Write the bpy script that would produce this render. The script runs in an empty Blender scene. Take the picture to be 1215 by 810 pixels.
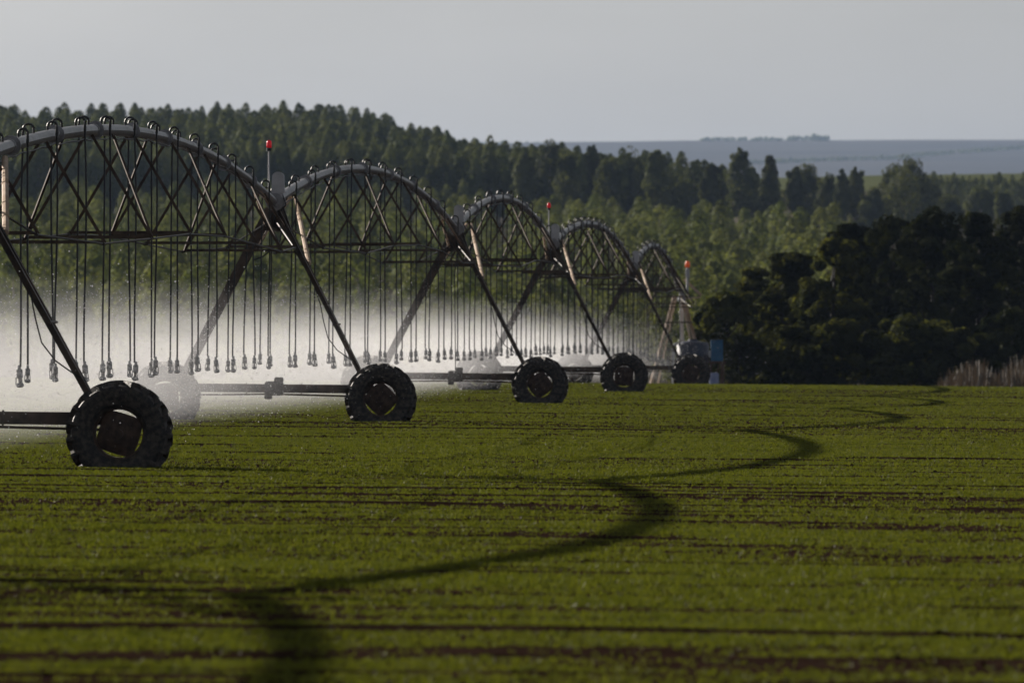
import bpy, math, random
import numpy as np
from mathutils import Vector, Matrix

rnd = random.Random(7)
RNG = np.random.default_rng(11)
sc = bpy.context.scene
COL = sc.collection
R = math.radians

# ------------------------------------------------------------------ measures
F = 11500.0                # focal length in pixels of a 1215 wide frame (about 340 mm)
CAMZ = 1.77                # eye height over the level field
HY = 385.0                 # row of the eye level in that frame
SUN_AZ = R(-42.0)          # from the +Y axis, towards -X (left)
SUN_EL = R(18.0)

def smooth(a, b, x):
    t = np.clip((x - a) / (b - a), 0, 1)
    return t * t * (3 - 2 * t)

# ------------------------------------------------------------------ helpers
class MB:
    """collects shapes, then links them as ONE mesh object"""
    def __init__(s):
        s.v = []; s.f = []; s.m = []
    def add(s, verts, faces, mi=0):
        o = len(s.v)
        s.v.extend([tuple(p) for p in verts])
        s.f.extend([tuple(i + o for i in f) for f in faces])
        s.m.extend([mi] * len(faces))
    def box(s, c, size, rot=None, mi=0, bev=0.0):
        hx, hy, hz = [k / 2 for k in size]
        c = Vector(c)
        if bev <= 0:
            vs = [Vector((x, y, z)) for z in (-hz, hz) for y in (-hy, hy) for x in (-hx, hx)]
            fs = [(0, 2, 3, 1), (4, 5, 7, 6), (0, 1, 5, 4), (2, 6, 7, 3), (0, 4, 6, 2), (1, 3, 7, 5)]
        else:
            b = min(bev, hx * .9, hy * .9, hz * .9)
            ring = lambda ax, ay: [(-ax, -ay + b), (-ax + b, -ay), (ax - b, -ay), (ax, -ay + b), (ax, ay - b), (ax - b, ay), (-ax + b, ay), (-ax, ay - b)]
            vs = []
            for z, k in ((-hz, b), (-hz + b, 0), (hz - b, 0), (hz, b)):
                sx = (hx - k) / hx; sy = (hy - k) / hy
                vs += [Vector((x * sx, y * sy, z)) for x, y in ring(hx, hy)]
            fs = [tuple(reversed(range(8)))] + [tuple(range(24, 32))]
            for r in range(3):
                for i in range(8):
                    j = (i + 1) % 8
                    fs.append((r * 8 + i, r * 8 + j, r * 8 + 8 + j, r * 8 + 8 + i))
        if rot is not None:
            vs = [rot @ p for p in vs]
        s.add([p + c for p in vs], fs, mi)
    def tube(s, pts, r, n=8, mi=0, cap=True):
        pts = [Vector(p) for p in pts]
        rs = r if isinstance(r, (list, tuple)) else [r] * len(pts)
        up = None; vs = []; fs = []
        for i, p in enumerate(pts):
            a = pts[max(i - 1, 0)]; b = pts[min(i + 1, len(pts) - 1)]
            d = (b - a).normalized()
            if up is None:
                up = Vector((0, 0, 1)) if abs(d.z) < .9 else Vector((1, 0, 0))
            x = d.cross(up).normalized(); up = x.cross(d).normalized()
            for k in range(n):
                t = 2 * math.pi * k / n
                vs.append(p + (x * math.cos(t) + up * math.sin(t)) * rs[i])
        for i in range(len(pts) - 1):
            for k in range(n):
                j = (k + 1) % n
                fs.append((i * n + k, i * n + j, i * n + n + j, i * n + n + k))
        if cap:
            fs.append(tuple(reversed(range(n))))
            fs.append(tuple(range((len(pts) - 1) * n, len(pts) * n)))
        s.add(vs, fs, mi)
    def angle(s, a, b, w, t, inward, mi=0):
        """an L section iron from a to b"""
        a = Vector(a); b = Vector(b); d = (b - a); L = d.length; d.normalize()
        u = Vector(inward); u = (u - d * u.dot(d)).normalized(); v = d.cross(u)
        for (p, q, wp, wq) in ((u, v, w, t), (v, u, w, t)):
            o0 = p * (wp / 2) + q * (wq / 2)
            off = Vector((0, 0, 0)) if p is u else q * 0.0
            if p is v:
                o0 = v * (t + (w - t) / 2) + u * (t / 2); wp = w - t - .0005; wq = t
                px, qx = v, u
            else:
                px, qx = u, v
            vs = []
            for e in (a, b):
                for (i, j) in ((-1, -1), (1, -1), (1, 1), (-1, 1)):
                    vs.append(e + o0 + px * (i * wp / 2) + qx * (j * wq / 2))
            s.add(vs, [(3, 2, 1, 0), (4, 5, 6, 7), (0, 1, 5, 4), (1, 2, 6, 5), (2, 3, 7, 6), (3, 0, 4, 7)], mi)
    def lathe(s, prof, n=16, mat=None, mi=0, closed=False):
        """profile of (radius, height) about z"""
        vs = []; fs = []; m = len(prof)
        for k in range(n):
            t = 2 * math.pi * k / n
            for r, z in prof:
                p = Vector((r * math.cos(t), r * math.sin(t), z))
                vs.append(mat @ p if mat is not None else p)
        for k in range(n):
            j = (k + 1) % n
            for i in range(m - 1 if not closed else m):
                i2 = (i + 1) % m
                fs.append((k * m + i, j * m + i, j * m + i2, k * m + i2))
        s.add(vs, fs, mi)
    def build(s, name, mats, parent=None, smooth_shade=False):
        me = bpy.data.meshes.new(name)
        me.from_pydata(s.v, [], s.f)
        for m in (mats if isinstance(mats, (list, tuple)) else [mats]):
            me.materials.append(m)
        me.polygons.foreach_set('material_index', s.m)
        if smooth_shade:
            me.polygons.foreach_set('use_smooth', [True] * len(s.f))
        me.update()
        return link(name, me, parent)

def link(name, me, parent=None):
    o = bpy.data.objects.new(name, me); COL.objects.link(o)
    if parent is not None:
        o.parent = parent
    return o

def tag(o, label=None, cat=None, group=None, kind=None):
    if label: o['label'] = label
    if cat: o['category'] = cat
    if group: o['group'] = group
    if kind: o['kind'] = kind
    return o

def empty(name, loc, rz=0.0, rx=0.0, ry=0.0):
    o = bpy.data.objects.new(name, None); COL.objects.link(o)
    o.location = loc; o.rotation_euler = (rx, ry, rz); o.empty_display_size = .3
    return o

def np_mesh(name, verts, tris_or_quads, mats, mi=None, smooth_shade=False):
    """fast mesh from numpy arrays; faces all the same size"""
    me = bpy.data.meshes.new(name)
    V = np.asarray(verts, dtype=np.float32); Fc = np.asarray(tris_or_quads, dtype=np.int32)
    k = Fc.shape[1]
    me.vertices.add(len(V)); me.vertices.foreach_set('co', V.ravel())
    me.loops.add(Fc.size); me.loops.foreach_set('vertex_index', Fc.ravel())
    me.polygons.add(len(Fc))
    me.polygons.foreach_set('loop_start', np.arange(0, Fc.size, k, dtype=np.int32))
    try:
        me.polygons.foreach_set('loop_total', np.full(len(Fc), k, dtype=np.int32))
    except Exception:
        pass
    for m in (mats if isinstance(mats, (list, tuple)) else [mats]):
        me.materials.append(m)
    if mi is not None:
        me.polygons.foreach_set('material_index', np.asarray(mi, dtype=np.int32))
    me.polygons.foreach_set('use_smooth', np.full(len(Fc), smooth_shade))
    me.update(calc_edges=True)
    me.validate()
    return me

# ------------------------------------------------------------------ materials
def new_mat(name):
    m = bpy.data.materials.new(name); m.use_nodes = True
    nt = m.node_tree
    for n in list(nt.nodes): nt.nodes.remove(n)
    return m, nt, nt.nodes.new('ShaderNodeOutputMaterial')

def noise_col(nt, c1, c2, scale, coord='Object', detail=4, lo=.35, hi=.65, vec_scale=None):
    tc = nt.nodes.new('ShaderNodeTexCoord')
    no = nt.nodes.new('ShaderNodeTexNoise'); no.inputs['Scale'].default_value = scale; no.inputs['Detail'].default_value = detail
    src = tc.outputs[coord]
    if vec_scale:
        mp = nt.nodes.new('ShaderNodeMapping'); mp.inputs['Scale'].default_value = vec_scale
        nt.links.new(src, mp.inputs['Vector']); src = mp.outputs['Vector']
    nt.links.new(src, no.inputs['Vector'])
    rp = nt.nodes.new('ShaderNodeValToRGB')
    rp.color_ramp.elements[0].position = lo; rp.color_ramp.elements[0].color = (*c1, 1)
    rp.color_ramp.elements[1].position = hi; rp.color_ramp.elements[1].color = (*c2, 1)
    nt.links.new(no.outputs['Fac'], rp.inputs['Fac'])
    return rp.outputs['Color'], no.outputs['Fac']

def surf_mat(name, c1, c2, scale=6, rough=.6, metal=0.0, bump=0.0, spec=.5, bscale=None, lo=.35, hi=.65):
    m, nt, out = new_mat(name)
    b = nt.nodes.new('ShaderNodeBsdfPrincipled')
    col, fac = noise_col(nt, c1, c2, scale, lo=lo, hi=hi)
    nt.links.new(col, b.inputs['Base Color'])
    b.inputs['Roughness'].default_value = rough; b.inputs['Metallic'].default_value = metal
    b.inputs['Specular IOR Level'].default_value = spec
    if bump:
        bp = nt.nodes.new('ShaderNodeBump'); bp.inputs['Strength'].default_value = bump; bp.inputs['Distance'].default_value = .02
        n2 = nt.nodes.new('ShaderNodeTexNoise'); n2.inputs['Scale'].default_value = bscale or scale * 3
        tc = nt.nodes.new('ShaderNodeTexCoord'); nt.links.new(tc.outputs['Object'], n2.inputs['Vector'])
        nt.links.new(n2.outputs['Fac'], bp.inputs['Height']); nt.links.new(bp.outputs['Normal'], b.inputs['Normal'])
    nt.links.new(b.outputs['BSDF'], out.inputs['Surface'])
    return m

def leaf_mat(name, c1, c2, transl=.5, scale=.35, tint=(1.25, 1.2, .55), objvar=.25, rough=.6, gloss=.06):
    """a leaf: diffuse front, light coming through it, a little sheen"""
    m, nt, out = new_mat(name)
    tc = nt.nodes.new('ShaderNodeNewGeometry')
    no = nt.nodes.new('ShaderNodeTexNoise'); no.inputs['Scale'].default_value = scale; no.inputs['Detail'].default_value = 3
    nt.links.new(tc.outputs['Position'], no.inputs['Vector'])
    rp = nt.nodes.new('ShaderNodeValToRGB')
    rp.color_ramp.elements[0].position = .36; rp.color_ramp.elements[0].color = (*c1, 1)
    rp.color_ramp.elements[1].position = .64; rp.color_ramp.elements[1].color = (*c2, 1)
    nt.links.new(no.outputs['Fac'], rp.inputs['Fac'])
    oi = nt.nodes.new('ShaderNodeObjectInfo')
    mr = nt.nodes.new('ShaderNodeMapRange'); mr.inputs['To Min'].default_value = 1 - objvar; mr.inputs['To Max'].default_value = 1 + objvar
    nt.links.new(oi.outputs['Random'], mr.inputs['Value'])
    mx = nt.nodes.new('ShaderNodeVectorMath'); mx.operation = 'SCALE'
    nt.links.new(rp.outputs['Color'], mx.inputs[0]); nt.links.new(mr.outputs['Result'], mx.inputs['Scale'])
    tn = nt.nodes.new('ShaderNodeVectorMath'); tn.operation = 'MULTIPLY'; tn.inputs[1].default_value = tint
    nt.links.new(mx.outputs['Vector'], tn.inputs[0])
    d = nt.nodes.new('ShaderNodeBsdfDiffuse'); t = nt.nodes.new('ShaderNodeBsdfTranslucent')
    g = nt.nodes.new('ShaderNodeBsdfGlossy'); g.inputs['Roughness'].default_value = rough
    g.inputs['Color'].default_value = (.8, .8, .8, 1)
    nt.links.new(mx.outputs['Vector'], d.inputs['Color']); nt.links.new(tn.outputs['Vector'], t.inputs['Color'])
    a = nt.nodes.new('ShaderNodeMixShader'); a.inputs['Fac'].default_value = transl
    nt.links.new(d.outputs[0], a.inputs[1]); nt.links.new(t.outputs[0], a.inputs[2])
    b = nt.nodes.new('ShaderNodeMixShader'); b.inputs['Fac'].default_value = gloss
    nt.links.new(a.outputs[0], b.inputs[1]); nt.links.new(g.outputs[0], b.inputs[2])
    nt.links.new(b.outputs[0], out.inputs['Surface'])
    return m

M = {}
M['pipe'] = surf_mat('weathered galvanized pipe', (.16, .16, .17), (.30, .30, .32), 9, .42, .55, .25, lo=.3, hi=.7)
M['steel'] = surf_mat('rust stained galvanized steel', (.04, .029, .023), (.11, .08, .058), 5, .8, .0, .2, .2, lo=.3, hi=.7)
M['leg'] = surf_mat('brown tower steel', (.028, .021, .018), (.10, .07, .05), 4, .55, .25, .2)
M['pole'] = surf_mat('brace with sunlit tone', (.38, .27, .18), (.58, .46, .36), 3, .75, .0, .1, .2)  # paler than the tower steel: sunlight on these members is put into the colour
M['rubber'] = surf_mat('muddy tyre rubber', (.012, .0115, .011), (.085, .066, .050), 16, .62, 0, .5, lo=.4, hi=.75)
M['rim'] = surf_mat('rusty rim', (.030, .018, .012), (.085, .050, .034), 10, .7, .1, .3)
M['hose'] = surf_mat('black drop hose', (.010, .010, .010), (.018, .018, .018), 8, .4)
M['nozzle'] = surf_mat('wet sprinkler plastic with painted glitter', (.10, .10, .10), (.34, .34, .34), 30, .18, .3)  # mottled colour lightened to imitate water glitter; low roughness is the wetness
M['box'] = surf_mat('grey plastic cover', (.36, .36, .38), (.46, .46, .48), 5, .5)
M['motor'] = surf_mat('dusty motor paint', (.045, .04, .038), (.09, .08, .075), 12, .6, .2, .3)
M['cable'] = surf_mat('black cable', (.012, .012, .012), (.02, .02, .02), 5, .5)
M['rod'] = surf_mat('dark truss rod', (.03, .027, .025), (.07, .062, .056), 6, .6, .2)
M['blue'] = surf_mat('blue painted steel', (.012, .10, .22), (.016, .13, .27), 4, .4)
M['navy'] = surf_mat('dark blue tank plastic', (.02, .025, .05), (.03, .035, .065), 3, .45)
M['timber'] = surf_mat('brown timber', (.06, .03, .02), (.10, .055, .035), 5, .8)
M['paleblue'] = surf_mat('pale blue plastic', (.16, .20, .36), (.22, .26, .42), 4, .5)
M['white'] = surf_mat('white painted pipe', (.5, .5, .5), (.65, .65, .65), 5, .4)
M['bark'] = surf_mat('eucalyptus bark', (.10, .085, .07), (.26, .23, .20), 1.2, .85)
M['darkbark'] = surf_mat('dark bark', (.014, .011, .009), (.03, .024, .02), 2, .9)

def beacon_mat(name, c):
    m, nt, out = new_mat(name)
    b = nt.nodes.new('ShaderNodeBsdfPrincipled'); b.inputs['Base Color'].default_value = (*c, 1)
    b.inputs['Roughness'].default_value = .25
    b.inputs['Emission Color'].default_value = (*c, 1); b.inputs['Emission Strength'].default_value = .12
    nt.links.new(b.outputs[0], out.inputs[0]); return m
M['red'] = beacon_mat('red beacon lens', (.75, .012, .022))
M['orange'] = beacon_mat('orange beacon lens', (.75, .10, .02))

M['grass'] = leaf_mat('crop seedling', (.055, .065, .009), (.097, .103, .016), .5, 5.0, (1.15, 1.2, .5), 0, .45, .012)
M['euc'] = leaf_mat('eucalyptus leaf', (.062, .080, .032), (.120, .134, .054), .26, .22, (1.3, 1.25, .6), .25, .6, .01)
M['young'] = leaf_mat('young eucalyptus leaf', (.090, .114, .040), (.145, .160, .063), .28, .2, (1.25, 1.2, .6), .25, .6, .01)
M['big'] = leaf_mat('grey green leaf', (.046, .058, .028), (.106, .118, .052), .30, .3, (1.25, 1.2, .6), .25, .6, .01)
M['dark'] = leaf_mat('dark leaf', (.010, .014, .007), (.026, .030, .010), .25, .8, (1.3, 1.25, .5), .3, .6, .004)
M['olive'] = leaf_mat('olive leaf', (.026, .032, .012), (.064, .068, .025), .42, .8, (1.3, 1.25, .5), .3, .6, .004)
M['dry'] = leaf_mat('dry scrub', (.17, .16, .145), (.28, .265, .245), .35, .5, (1.1, 1.0, .8), .2)
M['straw'] = leaf_mat('dry grass', (.026, .019, .012), (.058, .043, .027), .3, 2.0, (1.1, 1.0, .8), 0)

# soil of the field
m, nt, out = new_mat('tilled soil')
b = nt.nodes.new('ShaderNodeBsdfPrincipled'); b.inputs['Roughness'].default_value = .95; b.inputs['Specular IOR Level'].default_value = .0
c, f = noise_col(nt, (.014, .0080, .0060), (.032, .019, .014), 1.6, detail=8)
nt.links.new(c, b.inputs['Base Color'])
bp = nt.nodes.new('ShaderNodeBump'); bp.inputs['Strength'].default_value = .8; bp.inputs['Distance'].default_value = .03
n2 = nt.nodes.new('ShaderNodeTexNoise'); n2.inputs['Scale'].default_value = 9; n2.inputs['Detail'].default_value = 6
tc = nt.nodes.new('ShaderNodeTexCoord'); nt.links.new(tc.outputs['Object'], n2.inputs['Vector'])
nt.links.new(n2.outputs['Fac'], bp.inputs['Height']); nt.links.new(bp.outputs['Normal'], b.inputs['Normal'])
nt.links.new(b.outputs[0], out.inputs[0]); M['soil'] = m

# hills: dry grass, green strips, big field patterns far away
m, nt, out = new_mat('hill grass')
b = nt.nodes.new('ShaderNodeBsdfDiffuse')
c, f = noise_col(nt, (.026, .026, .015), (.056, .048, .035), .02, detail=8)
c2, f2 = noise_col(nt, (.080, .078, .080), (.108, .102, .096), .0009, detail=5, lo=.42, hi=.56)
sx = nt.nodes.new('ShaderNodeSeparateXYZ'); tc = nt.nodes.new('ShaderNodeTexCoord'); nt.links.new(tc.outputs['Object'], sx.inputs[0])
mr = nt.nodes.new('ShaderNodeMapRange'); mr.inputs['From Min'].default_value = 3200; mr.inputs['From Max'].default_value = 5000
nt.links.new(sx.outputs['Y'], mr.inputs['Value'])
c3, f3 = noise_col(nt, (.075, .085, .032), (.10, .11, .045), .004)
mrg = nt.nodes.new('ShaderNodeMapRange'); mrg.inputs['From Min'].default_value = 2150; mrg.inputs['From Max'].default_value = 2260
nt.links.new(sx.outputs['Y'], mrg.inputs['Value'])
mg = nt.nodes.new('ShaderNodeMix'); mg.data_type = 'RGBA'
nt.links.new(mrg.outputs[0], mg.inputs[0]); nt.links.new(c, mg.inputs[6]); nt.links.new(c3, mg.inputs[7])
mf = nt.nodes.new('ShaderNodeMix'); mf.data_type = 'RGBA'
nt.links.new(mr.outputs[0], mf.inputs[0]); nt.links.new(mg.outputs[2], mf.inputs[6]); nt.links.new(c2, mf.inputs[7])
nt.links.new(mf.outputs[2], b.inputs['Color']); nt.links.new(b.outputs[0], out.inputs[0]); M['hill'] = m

# ------------------------------------------------------------------ the field
def snoise(x, seed, L):
    """smooth 1-D noise, period-free, in -1..1"""
    r = np.random.default_rng(seed); tab = r.uniform(-1, 1, 4096)
    u = np.asarray(x, dtype=float) / L + 1000.0
    i = np.floor(u).astype(int); f = u - i; f = f * f * (3 - 2 * f)
    return tab[i % 4096] * (1 - f) + tab[(i + 1) % 4096] * f

def warp(X):
    return .30 * snoise(X, 5, 3.0) + .16 * snoise(X, 6, .8) + .015 * X

ridges = []
y = 6.0; k = 0
while y < 318:
    gap = (.45 + rnd.expovariate(1.0) * (.22 + y * .008))
    y += min(gap, 14)
    ridges.append((y, rnd.choice((.008, .011, .014, .018, .023, .030)) * rnd.uniform(.8, 1.2), rnd.randrange(10 ** 6), rnd.uniform(.15, .9), rnd.uniform(.35, 1.3)))

def env(X, rg):
    return np.clip((.34 if rg[0] > 85 else .16) + .95 * snoise(X, rg[2], 1.0 + rg[3] * (4 if rg[0] > 85 else 2)) + .35 * snoise(X, rg[2] + 1, .7), 0, 1)

def base_z(X, Y):
    X = np.asarray(X, float); Y = np.asarray(Y, float)
    z = -.009 * np.clip(X, -60, 60)
    z = z - 1.2e-4 * np.clip(Y - 283, 0, 1e9) ** 2 * (Y < 420) - (Y >= 420) * (1.2e-4 * 137 ** 2)
    return z

def ridge_z(X, Y):
    S = np.asarray(Y, float) - warp(X); z = np.zeros_like(S)
    for rg in ridges:
        s = S - rg[0]
        w = (s > -.2) & (s < 9)
        if not w.any():
            continue
        xx = np.broadcast_to(X, S.shape)[w]; ss = s[w]
        z[w] += rg[1] * env(xx, rg) * smooth(-.12, .08, ss) * np.exp(-np.clip(ss, 0, 99) / rg[4])
    return z - .012

def gz(x, y):
    return float(base_z(x, y))

xs = np.concatenate([np.linspace(-160, -26, 20)[:-1], np.arange(-26, 26.01, .32), np.linspace(26, 160, 20)[1:]])
ys = list(np.arange(-60, 20, 4)) + list(np.arange(20, 392, .75))
for rg in ridges:
    ys += [rg[0] + d for d in (-.16, -.10, -.05, 0, .05, .10, .22, .4)]
ys = np.array(sorted(set(np.round(ys, 3))))
ys = ys[np.concatenate([[True], np.diff(ys) > .02])]
XX, YY = np.meshgrid(xs, ys)
YW = YY + warp(XX)
ZZ = base_z(XX, YW) + ridge_z(XX, YW)
nx, ny = len(xs), len(ys)
idx = np.arange(nx * ny).reshape(ny, nx)
Q = np.stack([idx[:-1, :-1], idx[:-1, 1:], idx[1:, 1:], idx[1:, :-1]], -1).reshape(-1, 4)
me = np_mesh('field', np.stack([XX, YW, ZZ], -1).reshape(-1, 3), Q, M['soil'], smooth_shade=True)
tag(link('field', me), kind='structure')

# seedlings: every blade a face of its own, one object nobody could count
def seedlings():
    bands = [(40, 62, 620), (62, 85, 460), (85, 115, 290), (115, 160, 150), (160, 215, 72), (215, 262, 48), (262, 316, 40)]
    PX = []; PY = []
    for a, b_, dens in bands:
        hw = b_ * .0545 + 2.0
        n = int((b_ - a) * 2 * hw * dens)
        PX.append(RNG.uniform(-hw, hw, n)); PY.append(RNG.uniform(a, b_, n))
        # thinner sown sides, beyond what this view shows closely
        ns = int((b_ - a) * 2 * 16 * min(dens * .22, 60)); sd = RNG.choice((-1.0, 1.0), ns)
        PX.append(sd * (hw + RNG.uniform(0, 16, ns))); PY.append(RNG.uniform(a, b_, ns))
    X = np.concatenate(PX); Y = np.concatenate(PY)
    # drill rows, and thin patches
    W = warp(X); S = Y - W
    row = .19; S = np.round(S / row) * row + RNG.normal(0, .022, len(S)); Y = S + W
    patch = (snoise(X + .37 * Y, 21, 2.2) * .5 + snoise(S, 22, 1.1) * .55 + snoise(X * .6 - S, 23, .8) * .4)
    near = smooth(130, 45, Y)
    keep = RNG.uniform(0, 1, len(X)) < np.clip(.70 + patch * (.45 + .5 * near) - .26 * near, .06, 1)
    for rg in ridges:
        s = S - rg[0]
        reach = .16 + rg[1] * 17 * rg[3]
        w = (s > -reach) & (s < .16)
        e = env(X[w], rg)
        keep[w] &= ~(RNG.uniform(0, 1, w.sum()) < smooth(.2, .55, e) * (.55 + .45 * smooth(-reach, -reach * .5, s[w])) )
    X = X[keep]; Y = Y[keep]; S = S[keep]
    Z = base_z(X, Y) + ridge_z(X, Y)
    n = len(X); nb = 4
    h = ((.0185 + .006 * smooth(60, 150, Y)) * RNG.lognormal(0, .28, n) * (1 + .35 * snoise(X * .8 + S * .5, 31, 1.7)))
    V = np.zeros((n, nb, 3, 3), np.float32)
    for k in range(nb):
        a = RNG.uniform(0, 2 * np.pi, n); l = RNG.uniform(.15, .75, n) * h; w = RNG.uniform(.0030, .0062, n) * (1 + Y / 150) * np.where(np.abs(X) > Y * .0545 + 3.3, 2.4, 1.0)
        hh = h * RNG.uniform(.65, 1.1, n)
        ba = RNG.uniform(0, 2 * np.pi, n)
        ox = X + RNG.normal(0, .012, n); oy = Y + RNG.normal(0, .012, n)
        V[:, k, 0] = np.stack([ox - w * np.cos(ba), oy - w * np.sin(ba), Z - .004], -1)
        V[:, k, 1] = np.stack([ox + w * np.cos(ba), oy + w * np.sin(ba), Z - .004], -1)
        V[:, k, 2] = np.stack([ox + l * np.cos(a), oy + l * np.sin(a), Z + hh], -1)
    V = V.reshape(-1, 3)
    T = np.arange(len(V)).reshape(-1, 3)
    return np_mesh('crop_seedlings', V, T, M['grass'])
tag(link('crop_seedlings', seedlings()), 'short yellow green crop seedlings growing in rows all over the field', 'crop', kind='stuff')

# clods along the bare furrow lips
def clods():
    n = 9000
    X = RNG.uniform(-19, 19, n); i = RNG.integers(0, len(ridges), n)
    Yr = np.array([r[0] for r in ridges])[i]
    ok = (np.abs(X) < Yr * .056 + 1)
    e = np.array([float(env(np.array([X[k]]), ridges[i[k]])[0]) if ok[k] else 0 for k in range(n)])
    ok &= e > .35
    X = X[ok]; S = Yr[ok] + RNG.normal(-.05, .12, ok.sum()); Y = S + warp(X); n = len(X)
    Z = base_z(X, Y) + ridge_z(X, Y)
    r = np.minimum(RNG.lognormal(np.log(.016), .4, n), .028)
    O = np.array([(1, 0, 0), (-1, 0, 0), (0, 1, 0), (0, -1, 0), (0, 0, 1), (0, 0, -1)], float)
    Fc = np.array([(0, 2, 4), (2, 1, 4), (1, 3, 4), (3, 0, 4), (2, 0, 5), (1, 2, 5), (3, 1, 5), (0, 3, 5)])
    V = O[None] * r[:, None, None] * RNG.uniform(.6, 1.4, (n, 6, 1)) + RNG.normal(0, .15, (n, 6, 3)) * r[:, None, None]
    V[:, :, 2] *= .7
    V += np.stack([X, Y, Z + r * .25], -1)[:, None, :]
    T = (Fc[None] + (np.arange(n) * 6)[:, None, None]).reshape(-1, 3)
    return np_mesh('soil_clods', V.reshape(-1, 3), T, M['soil'])
tag(link('soil_clods', clods()), 'dark soil clods lying along the bare furrow lips', 'soil', kind='stuff')

# ------------------------------------------------------------------ hills
KX = [-700, -250, 0, 200, 400, 500, 600, 700, 800, 950, 1100, 1215, 1900]
KD = [385, 450, 600, 1000, 1500, 1750, 2000, 2250, 2600, 3500, 5500, 9000, 11000, 13500, 14200, 18000]
def yz(d, yimg): return CAMZ + (HY - yimg) / F * d
def column(x):
    ridge = np.interp(x, [-700, 0, 200, 400, 500, 600, 700, 1215, 1900], [31, 33.5, 34.8, 34.2, 29.8, 24.5, 23.5, 26, 26])
    mid = np.interp(x, [-700, 400, 600, 800, 1215, 1900], [26.5, 26.5, 21, 20, 19.5, 19])
    edge = np.interp(x, [-700, 400, 700, 1215, 1900], [18.7, 18.7, 17.2, 16.8, 16.5])
    r26 = np.interp(x, [-700, 600, 800, 1000, 1215, 1900], [36, 38, 40.5, yz(2600, 209), yz(2600, 207), 43])
    r22 = np.interp(x, [-700, 600, 800, 1215, 1900], [33, 30, 32, yz(2250, 221), 34])
    top = yz(14200, np.interp(x, [500, 700, 850, 1215], [171, 168.5, 166.5, 166]))
    low = yz(11000, 206); mid2 = yz(13500, 176)
    return [-2.4, -3.2, -2.6, 6.3, edge, mid, ridge, r22, r26, 28, 40, 118, low, mid2, top, top + 2]
CT = np.array([column(x) for x in KX])
def hill_z(X, Y):
    X = np.asarray(X, float); Y = np.asarray(Y, float)
    xi = np.clip(X / Y * F + 607.5, KX[0], KX[-1])
    out_ = np.zeros_like(Y)
    cols = np.array([np.interp(Y, KD, CT[k]) for k in range(len(KX))])
    i = np.clip(np.searchsorted(KX, xi) - 1, 0, len(KX) - 2)
    k0 = np.array(KX)[i]; k1 = np.array(KX)[i + 1]; t = (xi - k0) / (k1 - k0)
    t = t * t * (3 - 2 * t)
    ii = np.arange(Y.size).reshape(Y.shape)
    cf = cols.reshape(len(KX), -1)
    a = cf[i.ravel(), ii.ravel()].reshape(Y.shape); b2 = cf[(i + 1).ravel(), ii.ravel()].reshape(Y.shape)
    out_ = a * (1 - t) + b2 * t
    return out_ + np.where(Y > 500, .35 * snoise(X * 1.3 + Y * .2, 51, 60), 0)
def terr(x, y):
    return float(hill_z(np.array([x]), np.array([y]))[0]) if y > 388 else gz(x, y)

ds = np.unique(np.concatenate([np.arange(386, 600, 12), np.arange(600, 2700, 22), np.geomspace(2700, 18000, 60), KD[1:]]))
us = np.concatenate([np.linspace(-.62, -.07, 26)[:-1], np.linspace(-.07, .07, 60), np.linspace(.07, .62, 26)[1:]])
U, D = np.meshgrid(us, ds); HX = U * D
HZ = hill_z(HX, D)
nx, ny = len(us), len(ds); idx = np.arange(nx * ny).reshape(ny, nx)
Q = np.stack([idx[:-1, :-1], idx[:-1, 1:], idx[1:, 1:], idx[1:, :-1]], -1).reshape(-1, 4)
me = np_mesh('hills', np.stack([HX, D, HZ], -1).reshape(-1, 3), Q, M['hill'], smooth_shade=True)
tag(link('hills', me), kind='structure')
# wide low ground that carries field and hills out to the sides
me = np_mesh('ground', np.array([(-9000, -2500, -6), (9000, -2500, -6), (9000, 700, -6), (-9000, 700, -6)], float), np.array([(0, 1, 2, 3)]), M['hill'])
tag(link('ground', me), kind='structure')

# ------------------------------------------------------------------ trees
def leaf_cloud(cent, n_per, spread, leaf, seed, flat=1.0, axis=False, lobed=False):
    """quads scattered about clump centres: returns verts, quads"""
    r = np.random.default_rng(seed)
    C = np.repeat(np.asarray(cent, float), n_per, 0); n = len(C)
    off = r.normal(0, 1, (n, 3)); off /= np.linalg.norm(off, axis=1)[:, None]
    sp = np.repeat(np.asarray(spread, float).reshape(-1), n_per) if np.ndim(spread) else spread
    P = C + off * (np.atleast_1d(sp) * (1 - (.30 if lobed else .65) * r.uniform(0, 1, n) ** (2 if lobed else 1)))[:, None] * np.array([1, 1, flat])
    nrm = off * .5 + r.normal(0, .30 if axis else .5, (n, 3))
    if lobed:
        nrm = off * np.array([1, 1, 1 / max(flat, .5)]) + r.normal(0, .45, (n, 3)) + np.array([0, 0, .12])
    elif axis:
        ax = P - np.array([0, 0, P[:, 2].mean() - .15 * (P[:, 2].max() - P[:, 2].min())]); ax[:, 2] *= .55; nrm += 1.0 * ax / (np.linalg.norm(ax, axis=1)[:, None] + 1e-6); nrm /= np.linalg.norm(nrm, axis=1)[:, None]
    a = np.cross(nrm, r.normal(0, 1, (n, 3))); a /= np.linalg.norm(a, axis=1)[:, None]
    b_ = np.cross(nrm, a)
    s = leaf * r.lognormal(0, .3, n)
    a *= s[:, None] * .5; b_ *= (s * r.uniform(.45, .9, n))[:, None] * .5
    V = np.stack([P - a, P - b_ * .9, P + a, P + b_ * .9], 1).reshape(-1, 3)
    return V, np.arange(len(V)).reshape(-1, 4)

def tube_np(pts, rs, n=6):
    mb = MB(); mb.tube(pts, list(rs), n, cap=False)
    return np.array(mb.v), np.array(mb.f)

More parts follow.
